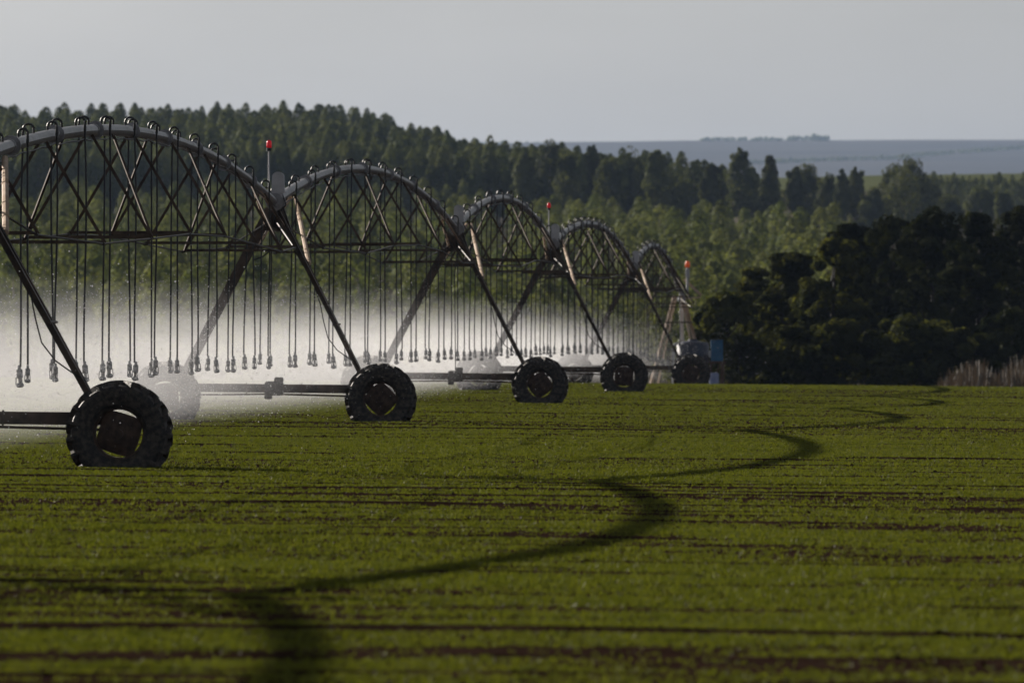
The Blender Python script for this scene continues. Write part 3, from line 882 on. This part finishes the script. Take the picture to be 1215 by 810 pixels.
    if i in (3, 5):
        mb = MB(); mx = -.115
        mb.tube([(mx, -.2, h - .05), (mx, -.2, h + .95)], .016, 8); mb.box((mx, -.2, h + .10), (.07, .07, .05))
        bo = mb.build('beacon', M['box'], root)
        mb = MB(); lz = h + .95
        T = Matrix.Translation((mx, -.2, lz))
        mb.lathe([(.0, -.03), (.045, -.03), (.045, .03), (.0, .03)], 12, T); mb.build('beacon_base', M['cable'], bo)
        mb = MB(); mb.lathe([(.0, .028), (.044, .03), (.048, .06), (.046, .13), (.034, .16), (0, .17)], 14, T); mb.build('lens', M['red'], bo, True)
    return root
TOWERS = [tower(i) for i in range(len(J) - 1)]

SP = ['nearest arch of pipe, out of the frame at left',
      'arch of pipe left of the picture, seen only by its zigzag shadow',
      'largest arch of pipe at left, ending at the red beacon tower',
      'second largest arch of pipe, right of the tall red beacon',
      'third arch of pipe in the middle, ending below the small red beacon',
      'fourth arch of pipe starting at the small red beacon',
      'smallest farthest arch of pipe, ending at the orange beacon']

def nozzle_mb():
    mb = MB()
    mb.lathe([(.0, .10), (.016, .10), (.020, .06), (.034, .05), (.036, -.03), (.018, -.045), (.016, -.08), (.040, -.10), (.046, -.125), (.02, -.14), (0, -.14)], 10)
    for k in range(3):
        t = k * 2.094; mb.tube([(.038 * math.cos(t), .038 * math.sin(t), -.03), (.044 * math.cos(t), .044 * math.sin(t), -.11)], .006, 4)
    return mb
NOZ = nozzle_mb().build('sprinkler_head', M['nozzle']); NOZ_ME = NOZ.data; bpy.data.objects.remove(NOZ)
NOZZLES = []

def span(i):
    (x0, y0), (x1, y1) = J[i], J[i + 1]
    z0, z1 = JZ[i], JZ[i + 1]; L = math.hypot(x1 - x0, y1 - y0)
    rz = -math.atan2(x1 - x0, y1 - y0)
    root = empty('pipe_span', (x0, y0, gz(x0, y0)), rz)
    tag(root, SP[i], 'irrigation pipe', 'pipe spans of the irrigation machine')
    g0 = gz(x0, y0)
    rise = .80 if i == 2 else .72 if i == 1 else .80 if i == 0 else .95 if i < 6 else 1.15
    pz = lambda yy: z0 - g0 + (z1 - z0) * yy / L + rise * 4 * (yy / L) * (1 - yy / L)
    cr, srr = math.cos(rz), math.sin(rz)
    def world(px, py): return (x0 + px * cr - py * srr, y0 + px * srr + py * cr)
    def gl(px, py):
        w = world(px, py); return gz(*w) - g0
    mb = MB(); ys_ = [.34 + (L - .68) * k / 40 for k in range(41)]
    mb.tube([(0, yy, pz(yy)) for yy in ys_], .084, 12)
    nf = max(4, round(L / 6.6))
    for k in range(1, nf):
        yy = L * k / nf
        d_ = (pz(yy + .1) - pz(yy - .1)) / .2
        mb.tube([(0, yy - .02, pz(yy) - .02 * d_), (0, yy + .02, pz(yy) + .02 * d_)], .135, 14)
        mb.tube([(0, yy - .30, pz(yy - .3)), (0, yy - .22, pz(yy - .22))], .094, 12)
    mb.build('pipe', M['pipe'], root, False)
    # truss: pairs of struts, a tie between their feet, two long rods
    feet = {-1: [], 1: []}
    nv = max(5, round(L / 7.0))
    for k in range(nv):
        yy = L * (k + .5) / nv + rnd.uniform(-.15, .15)
        e = min(1, math.sin(math.pi * (k + .5) / nv) * 1.35 + .12)
        dep = .72 + .80 * e; half = .42 + .48 * e
        for s in (-1, 1):
            foot = (s * half, yy, pz(yy) - dep); feet[s].append(foot)
            mb = MB(); mb.angle((s * .05, yy, pz(yy) - .07), foot, .043, .006, (0, 1, 0)); mb.build('truss_strut', M['steel'], root)
            if k % 2 == 0 and 0 < k < nv - 1:
                y2 = yy + L / nv * (.5 if s > 0 else -.5)
                mb = MB(); mb.angle((s * .05, y2, pz(y2) - .08), foot, .045, .005, (1, 0, 0)); mb.build('truss_strut', M['steel'], root)
        mb = MB(); mb.angle(feet[-1][-1], feet[1][-1], .045, .005, (0, 1, 0)); mb.build('truss_tie', M['steel'], root)
    for s in (-1, 1):
        mb = MB(); mb.tube([(s * .09, .45, pz(0) - .38)] + feet[s] + [(s * .09, L - .45, pz(L) - .38)], .014, 6)
        for f_ in feet[s]: mb.tube([(f_[0], f_[1] - .12, f_[2]), (f_[0], f_[1] + .12, f_[2])], .026, 6)
        mb.build('truss_rod', M['rod'], root)
    # control cable slung under the pipe
    mb = MB(); mb.tube([(.075, .5 + (L - 1) * k / 60, pz(.5 + (L - 1) * k / 60) - .10 - .035 * abs(math.sin(k * 1.3))) for k in range(61)], .011, 5); mb.build('cable', M['cable'], root)
    # goosenecks, hoses and sprinkler heads
    n = round(L / 2.15)
    for k in range(n):
        yy = L * (k + .5) / n + rnd.uniform(-.07, .07); s = 1 if k % 2 else -1
        zt = pz(yy) + .085; rr = .066 + rnd.uniform(-.005, .005)
        mb = MB()
        arc = [(0, yy, zt - .02)] + [(s * (rr - rr * math.cos(t)), yy + .02 * math.sin(t), zt + .045 + rr * math.sin(t)) for t in [math.pi * q / 10 for q in range(11)]] + [(s * 2 * rr, yy, zt - .05)]
        mb.tube(arc, .017, 7); mb.tube([(s * 2 * rr, yy, zt + .01), (s * 2 * rr, yy, zt - .08)], .021, 7)
        mb.build('gooseneck', M['hose'], root)
        zn = gl(0, yy) + 1.10 + rnd.uniform(-.05, .05)
        ex = s * 2 * rr + rnd.uniform(-.03, .03) - .015; ey = yy + rnd.uniform(-.05, .05)
        mb = MB(); top = (s * 2 * rr, yy, zt - .07); bend = rnd.uniform(-.018, .018)
        mb.tube([tuple(Vector(top).lerp(Vector((ex, ey, zn + .1)), t) + Vector((bend * math.sin(t * math.pi * 1.6), 0, 0))) for t in [q / 7 for q in range(8)]], (.015), 6)
        ho = mb.build('drop_hose', M['hose'], root)
        no = link('sprinkler_head', NOZ_ME, ho); no.location = (ex, ey, zn); no.rotation_euler = (rnd.uniform(-.06, .06), rnd.uniform(-.06, .06), rnd.uniform(0, 6)); sc_ = rnd.uniform(.95, 1.25); no.scale = (sc_, sc_, sc_)
        w = world(ex, ey); NOZZLES.append((w[0], w[1], g0 + zn))
    return root
SPANS = [span(i) for i in range(len(J) - 1)]

# ---- the pivot point: four legged stand, riser pipe, swivel, orange beacon
px, py = J[-1]; g = gz(px, py)
root = tag(empty('pivot_stand', (px, py, g), R(-8)), 'rusty four legged pivot stand with riser pipe and orange beacon', 'pivot stand')
top = JZ[-1] - g
for sx_ in (-1, 1):
    for sy in (-1, 1):
        mb = MB(); mb.angle((sx_ * 1.15, sy * 1.15, -.1), (sx_ * .16, sy * .16, top - .25), .10, .010, (-sx_, -sy, 0)); mb.build('leg', M['pole'], root)
for z_, hw in ((1.5, .80), (3.0, .46)):
    mb = MB()
    for k in range(4):
        c0 = [(-1, -1), (1, -1), (1, 1), (-1, 1)][k]; c1 = [(1, -1), (1, 1), (-1, 1), (-1, -1)][k]
        mb.tube([(c0[0] * hw, c0[1] * hw, z_), (c1[0] * hw, c1[1] * hw, z_)], .03, 6)
    mb.build('tie_frame', M['leg'], root)
mb = MB(); mb.tube([(.12, 0, -.1), (.12, 0, top - .3)], .085, 12)
for z_ in (.3, 1.2, 2.3, 3.4, top - .35): mb.tube([(.12, 0, z_ - .02), (.12, 0, z_ + .02)], .14, 12)
mb.build('riser_pipe', M['white'], root)
mb = MB(); mb.tube([(.12, 0, top - .32), (.12, 0, top - .12), (.08, -.1, top - .02), (0, -.34, top)], .10, 12); mb.tube([(.12, 0, top - .45), (.12, 0, top - .30)], .16, 14); mb.build('swivel', M['pipe'], root)
mb = MB(); mb.angle((.18, 0, top + .35), (.85, .1, top - .28), .10, .01, (0, 1, 0)); mb.angle((.85, .1, top - .28), (.10, .05, top - .35), .06, .008, (0, 1, 0)); mb.build('bracket_arm', M['pole'], root)
mb = MB(); mb.tube([(.36, -.1, top - .1), (.36, -.1, top + .85)], .05, 8); mb.box((.36, -.1, top + .62), (.15, .15, .34), bev=.02); bo = mb.build('beacon', M['box'], root)
mb = MB(); T = Matrix.Translation((.36, -.1, top + .85)); mb.lathe([(0, 0), (.085, 0), (.095, .07), (.085, .19), (.05, .24), (0, .25)], 14, T); mb.build('lens', M['orange'], bo, True)

# ---- tank, box on its table, drum beside the pivot
d = 372.0
def at(x, yimg, d): return ((x - 607.5) / F * d, d, CAMZ + (HY - yimg) / F * d)
g = gz(7.2, d)
cx, _, zt = at(822, 406, d)
zb = at(822, 430, d)[2]
root = tag(empty('water_tank', (cx, d, g), 0), 'dark blue round tank on a steel cradle beside the pivot stand', 'tank')
rr = .62; T = Matrix.Translation((0, 0, 0)); h0 = zb - g; h1 = zt - g
mb = MB(); mb.lathe([(0, h0), (rr * .96, h0), (rr, h0 + .04), (rr, h0 + .25), (rr * 1.02, h0 + .28), (rr, h0 + .31), (rr, h1 - .12), (rr * .93, h1 - .02), (rr * .5, h1 + .04), (.18, h1 + .06), (.18, h1 + .12), (0, h1 + .13)], 28); mb.build('tank_body', M['navy'], root, True)
for sx_ in (-1, 1):
    for sy in (-1, 1):
        mb = MB(); mb.box((sx_ * .42, sy * .42, h0 / 2 - .02), (.08, .08, h0 - .03)); mb.build('leg', M['leg'], root)
mb = MB(); mb.tube([(-.75, -.2, .2), (-.75, -.2, h1 - .25), (-.70, -.2, h1 - .08), (-.55, -.2, h1 - .02)], .055, 10); mb.box((-.75, -.2, h0 + .25), (.14, .14, .3), bev=.02); mb.build('inlet_pipe', M['white'], root)
cx, _, zt = at(850.5, 404, d - 1); zb = at(850, 428.5, d - 1)[2]
tb = tag(empty('timber_stand', (cx + .02, d - 1, g), 0), 'brown timber stand carrying the blue box', 'stand')
mb = MB(); mb.box((0, 0, zb - g - .04), (.66, .5, .07)); mb.build('top', M['timber'], tb)
for (sx_, wd) in ((-.24, .06), (.20, .14)):
    for sy in (-.18, .18):
        mb = MB(); mb.box((sx_, sy, (zb - g - .075) / 2), (wd, .09, zb - g - .075)); mb.build('leg', M['timber'], tb)
mb = MB(); mb.angle((-.2, -.2, .3), (.12, -.2, zb - g - .1), .06, .02, (0, 1, 0)); mb.build('brace', M['timber'], tb)
bx = tag(empty('control_cabinet', (cx, d - 1, zb), 0), 'bright blue steel cabinet standing on the timber stand', 'cabinet')
mb = MB(); hh = zt - zb; mb.box((0, 0, hh / 2 + .004), (.46, .34, hh), bev=.012); mb.box((0, -.01, hh + .018), (.50, .40, .02)); mb.build('cabinet_body', M['blue'], bx)
mb = MB(); mb.box((0, -.178, hh / 2), (.40, .012, hh * .84), bev=.004); mb.build('door', M['blue'], bx)
mb = MB(); mb.box((.13, -.19, hh * .5), (.02, .02, .09)); mb.build('handle', M['cable'], bx.children[-1])
mb = MB(); mb.box((-.262, -.02, hh * .35), (.06, .16, .26), bev=.015); mb.build('meter_box', M['white'], bx)
x_, _, z_ = at(847, 442, d - 1.6)
dr = tag(empty('drum', (x_, d - 1.6, g), 0), 'pale blue plastic drum under the timber stand', 'drum')
hh = z_ - g
mb = MB(); mb.lathe([(0, 0), (.17, 0), (.19, .03), (.19, hh * .35), (.20, hh * .38), (.19, hh * .41), (.19, hh - .05), (.15, hh - .01), (0, hh)], 20); mb.build('drum_body', M['paleblue'], dr, True)
mb = MB(); T = Matrix.Translation((.08, 0, hh - .006)); mb.lathe([(0, 0), (.035, 0), (.035, .03), (0, .03)], 10, T); mb.build('cap', M['white'], dr)

# ------------------------------------------------------------------ water in the air
A0 = Vector((J[2][0], J[2][1], 0)); A1 = Vector((J[7][0], J[7][1], 0)); dirv = A1 - A0; LL = dirv.length
rz = -math.atan2(dirv.x, dirv.y)
MIST_G = .55
def mist_mat(dens):
    m, nt, out = new_mat('spray mist')
    pv = nt.nodes.new('ShaderNodeVolumeScatter'); pv.inputs['Color'].default_value = (.94, .95, .99, 1)
    pv.inputs['Anisotropy'].default_value = MIST_G; pv.inputs['Density'].default_value = dens
    nt.links.new(pv.outputs[0], out.inputs['Volume']); m.cycles.homogeneous_volume = True
    return m
# veils one inside the other, each thin and even: together they thicken towards the sprinklers
#        half width, top, bottom, density, far end, near end
VEILS = [(4.4, 2.60, -.04, .0006, LL - 4, -30), (3.8, 2.32, .02, .0010, LL - 8, -28), (3.2, 2.12, .07, .0015, LL - 14, -27),
         (2.7, 1.96, .14, .0022, LL - 17, -26), (2.2, 1.80, .23, .0027, LL - 22, -25), (1.7, 1.64, .33, .0031, LL - 30, -24), (1.2, 1.48, .45, .0032, LL - 42, -23)]
for q, (hw, zt_, zb_, dn, y1, y0) in enumerate(VEILS):
    nseg, nc = 110, 28; vs = []; fs = []
    for k in range(nseg + 1):
        yy = y0 + (y1 - y0) * k / nseg
        t = k / nseg; end = max(.04, 1 - (2 * t - 1) ** 24) ** .5 * (1 - .22 * max(0, t - .45) / .55)
        gr = -1.2e-4 * max(0, yy + 118 - 283) ** 2
        for c in range(nc):
            a = 2 * math.pi * c / nc; ca, sa = math.cos(a), math.sin(a)
            ex = math.copysign(abs(ca) ** .8, ca); ez = math.copysign(abs(sa) ** .8, sa)
            nn = float(snoise(np.array([yy + 7 * c / nc * (1 if c < nc / 2 else -1)]), 400 + q, 3.1)[0]); n2 = float(snoise(np.array([yy * 1.0 + c * 1.9]), 430 + q, 1.4)[0])
            hz_ = (zt_ - zb_) / 2; mid = (zt_ + zb_) / 2
            jx = (.30 * nn + .12 * n2) * (1 if True else 0)
            jz = (.16 * nn + .07 * n2) * max(0, sa)
            vs.append((-1.9 - .20 * hw + ex * hw * end + jx, yy + .4 * n2, gr + mid + ez * hz_ * (.25 + .75 * end) + jz))
    for k in range(nseg):
        for c in range(nc):
            j = (c + 1) % nc
            fs.append((k * nc + c, k * nc + nc + c, k * nc + nc + j, k * nc + j))
    fs.append(tuple(range(nc))); fs.append(tuple(reversed(range(nseg * nc, nseg * nc + nc))))
    vol = 0.0
    for f_ in fs:
        p0 = Vector(vs[f_[0]])
        for e_ in range(1, len(f_) - 1): vol += p0.dot(Vector(vs[f_[e_]]).cross(Vector(vs[f_[e_ + 1]])))
    if vol < 0: fs = [tuple(reversed(f_)) for f_ in fs]
    mb = MB(); mb.add(vs, fs)
    mist = mb.build('water_mist', mist_mat(dn)); mist.location = (A0.x, A0.y, 0); mist.rotation_euler = (0, 0, rz)
    tag(mist, 'white cloud of fine spray hanging under the pipe arches', 'mist', 'veils of spray under the arches', kind='stuff')

# visible drops around the sprinklers
m, nt, out = new_mat('water drop')
b = nt.nodes.new('ShaderNodeMixShader'); d1 = nt.nodes.new('ShaderNodeBsdfTranslucent'); d2 = nt.nodes.new('ShaderNodeBsdfGlossy'); d1.inputs[0].default_value = (.9, .9, .9, 1); d2.inputs['Roughness'].default_value = .25
nt.links.new(d1.outputs[0], b.inputs[1]); nt.links.new(d2.outputs[0], b.inputs[2])
nt.links.new(b.outputs[0], out.inputs[0]); M['drop'] = m
seen = [p for p in NOZZLES if p[1] > 100]
n = 60000
i = RNG.integers(0, len(seen), n); P = np.array(seen)[i]
rad = np.abs(RNG.normal(0, 1.7, n)); a = RNG.uniform(0, 6.28, n)
P[:, 0] += rad * np.cos(a) - .5; P[:, 1] += rad * np.sin(a)
P[:, 2] += np.where(RNG.uniform(0, 1, n) < .6, RNG.normal(.35, .55, n), -np.abs(RNG.normal(0, .45, n)))
g_ = base_z(P[:, 0], P[:, 1]); P = P[P[:, 2] > g_ + .05]; n = len(P)
O = np.array([(1, 0, 0), (-1, 0, 0), (0, 1, 0), (0, -1, 0), (0, 0, 1), (0, 0, -1)], float)
Fc = np.array([(0, 2, 4), (2, 1, 4), (1, 3, 4), (3, 0, 4), (2, 0, 5), (1, 2, 5), (3, 1, 5), (0, 3, 5)])
r = RNG.lognormal(math.log(.0046), .4, n)
V = (O[None] * r[:, None, None] + P[:, None, :]).reshape(-1, 3)
T = (Fc[None] + (np.arange(n) * 6)[:, None, None]).reshape(-1, 3)
tag(link('water_drops', np_mesh('water_drops', V, T, M['drop'])), 'glittering water drops flying round the sprinkler heads', 'water', kind='stuff')

# ------------------------------------------------------------------ haze
HAZE = 2.5e-5
m, nt, out = new_mat('haze air')
pv = nt.nodes.new('ShaderNodeVolumePrincipled'); pv.inputs['Color'].default_value = (.50, .68, 1.0, 1); pv.inputs['Density'].default_value = HAZE; pv.inputs['Anisotropy'].default_value = .1
pv.inputs['Density Attribute'].default_value = ''; pv.inputs['Temperature Attribute'].default_value = ''; m.cycles.homogeneous_volume = True
nt.links.new(pv.outputs[0], out.inputs['Volume'])
mb = MB(); mb.box((0, 8000, 140), (26000, 22000, 310)); hz = mb.build('haze', m)
tag(hz, 'thin blue haze in the air over field and hills', 'haze', kind='stuff')

# ------------------------------------------------------------------ light
w = bpy.data.worlds.new('World'); sc.world = w; w.use_nodes = True
nt = w.node_tree
bg = nt.nodes['Background']; sky = nt.nodes.new('ShaderNodeTexSky'); sky.sky_type = 'NISHITA'; sky.sun_disc = False
sky.sun_elevation = SUN_EL; sky.sun_rotation = SUN_AZ; sky.air_density = 1.0; sky.dust_density = 4.0; sky.ozone_density = 1.5; sky.altitude = 900
hs = nt.nodes.new('ShaderNodeHueSaturation'); hs.inputs['Saturation'].default_value = .22
nt.links.new(sky.outputs[0], hs.inputs['Color']); tcw = nt.nodes.new('ShaderNodeTexCoord'); mpw = nt.nodes.new('ShaderNodeMapping'); mpw.inputs['Scale'].default_value = (14, 14, 46); nt.links.new(tcw.outputs['Generated'], mpw.inputs['Vector'])
cn = nt.nodes.new('ShaderNodeTexNoise'); cn.inputs['Scale'].default_value = 1.0; cn.inputs['Detail'].default_value = 4; nt.links.new(mpw.outputs[0], cn.inputs['Vector'])
cm = nt.nodes.new('ShaderNodeMapRange'); cm.inputs['From Min'].default_value = .3; cm.inputs['From Max'].default_value = .7; cm.inputs['To Min'].default_value = .93; cm.inputs['To Max'].default_value = 1.07; nt.links.new(cn.outputs['Fac'], cm.inputs['Value'])
cs_ = nt.nodes.new('ShaderNodeVectorMath'); cs_.operation = 'SCALE'; nt.links.new(hs.outputs[0], cs_.inputs[0]); nt.links.new(cm.outputs[0], cs_.inputs['Scale']); nt.links.new(cs_.outputs[0], bg.inputs[0]); bg.inputs[1].default_value = .047
sun = bpy.data.lights.new('sun', 'SUN'); sun.energy = 5.0; sun.angle = R(.4); sun.color = (1.0, .91, .80)
so = bpy.data.objects.new('sun', sun); COL.objects.link(so)
dv = Vector((math.sin(SUN_AZ) * math.cos(SUN_EL), math.cos(SUN_AZ) * math.cos(SUN_EL), math.sin(SUN_EL)))
so.rotation_euler = dv.to_track_quat('Z', 'Y').to_euler(); so.location = (-40, 60, 60)

# ------------------------------------------------------------------ camera
cam = bpy.data.cameras.new('camera'); co = bpy.data.objects.new('camera', cam); COL.objects.link(co)
cam.sensor_width = 36; cam.lens = F / 1215 * 36
co.location = (0, 0, CAMZ); co.rotation_euler = (math.pi / 2 - (405 - HY) / F, 0, 0)
cam.clip_start = .5; cam.clip_end = 60000
cam.dof.use_dof = True; cam.dof.focus_distance = 140; cam.dof.aperture_fstop = 6.3; cam.dof.aperture_blades = 9
sc.camera = co
sc.view_settings.view_transform = 'Standard'; sc.view_settings.look = 'None'
sc.view_settings.exposure = 0.57; sc.view_settings.gamma = 1; sc.view_settings.use_curve_mapping = False
sc.cycles.volume_bounces = 1; sc.cycles.max_bounces = 6; sc.cycles.diffuse_bounces = 3; sc.cycles.transparent_max_bounces = 48
sc.cycles.use_denoising = True
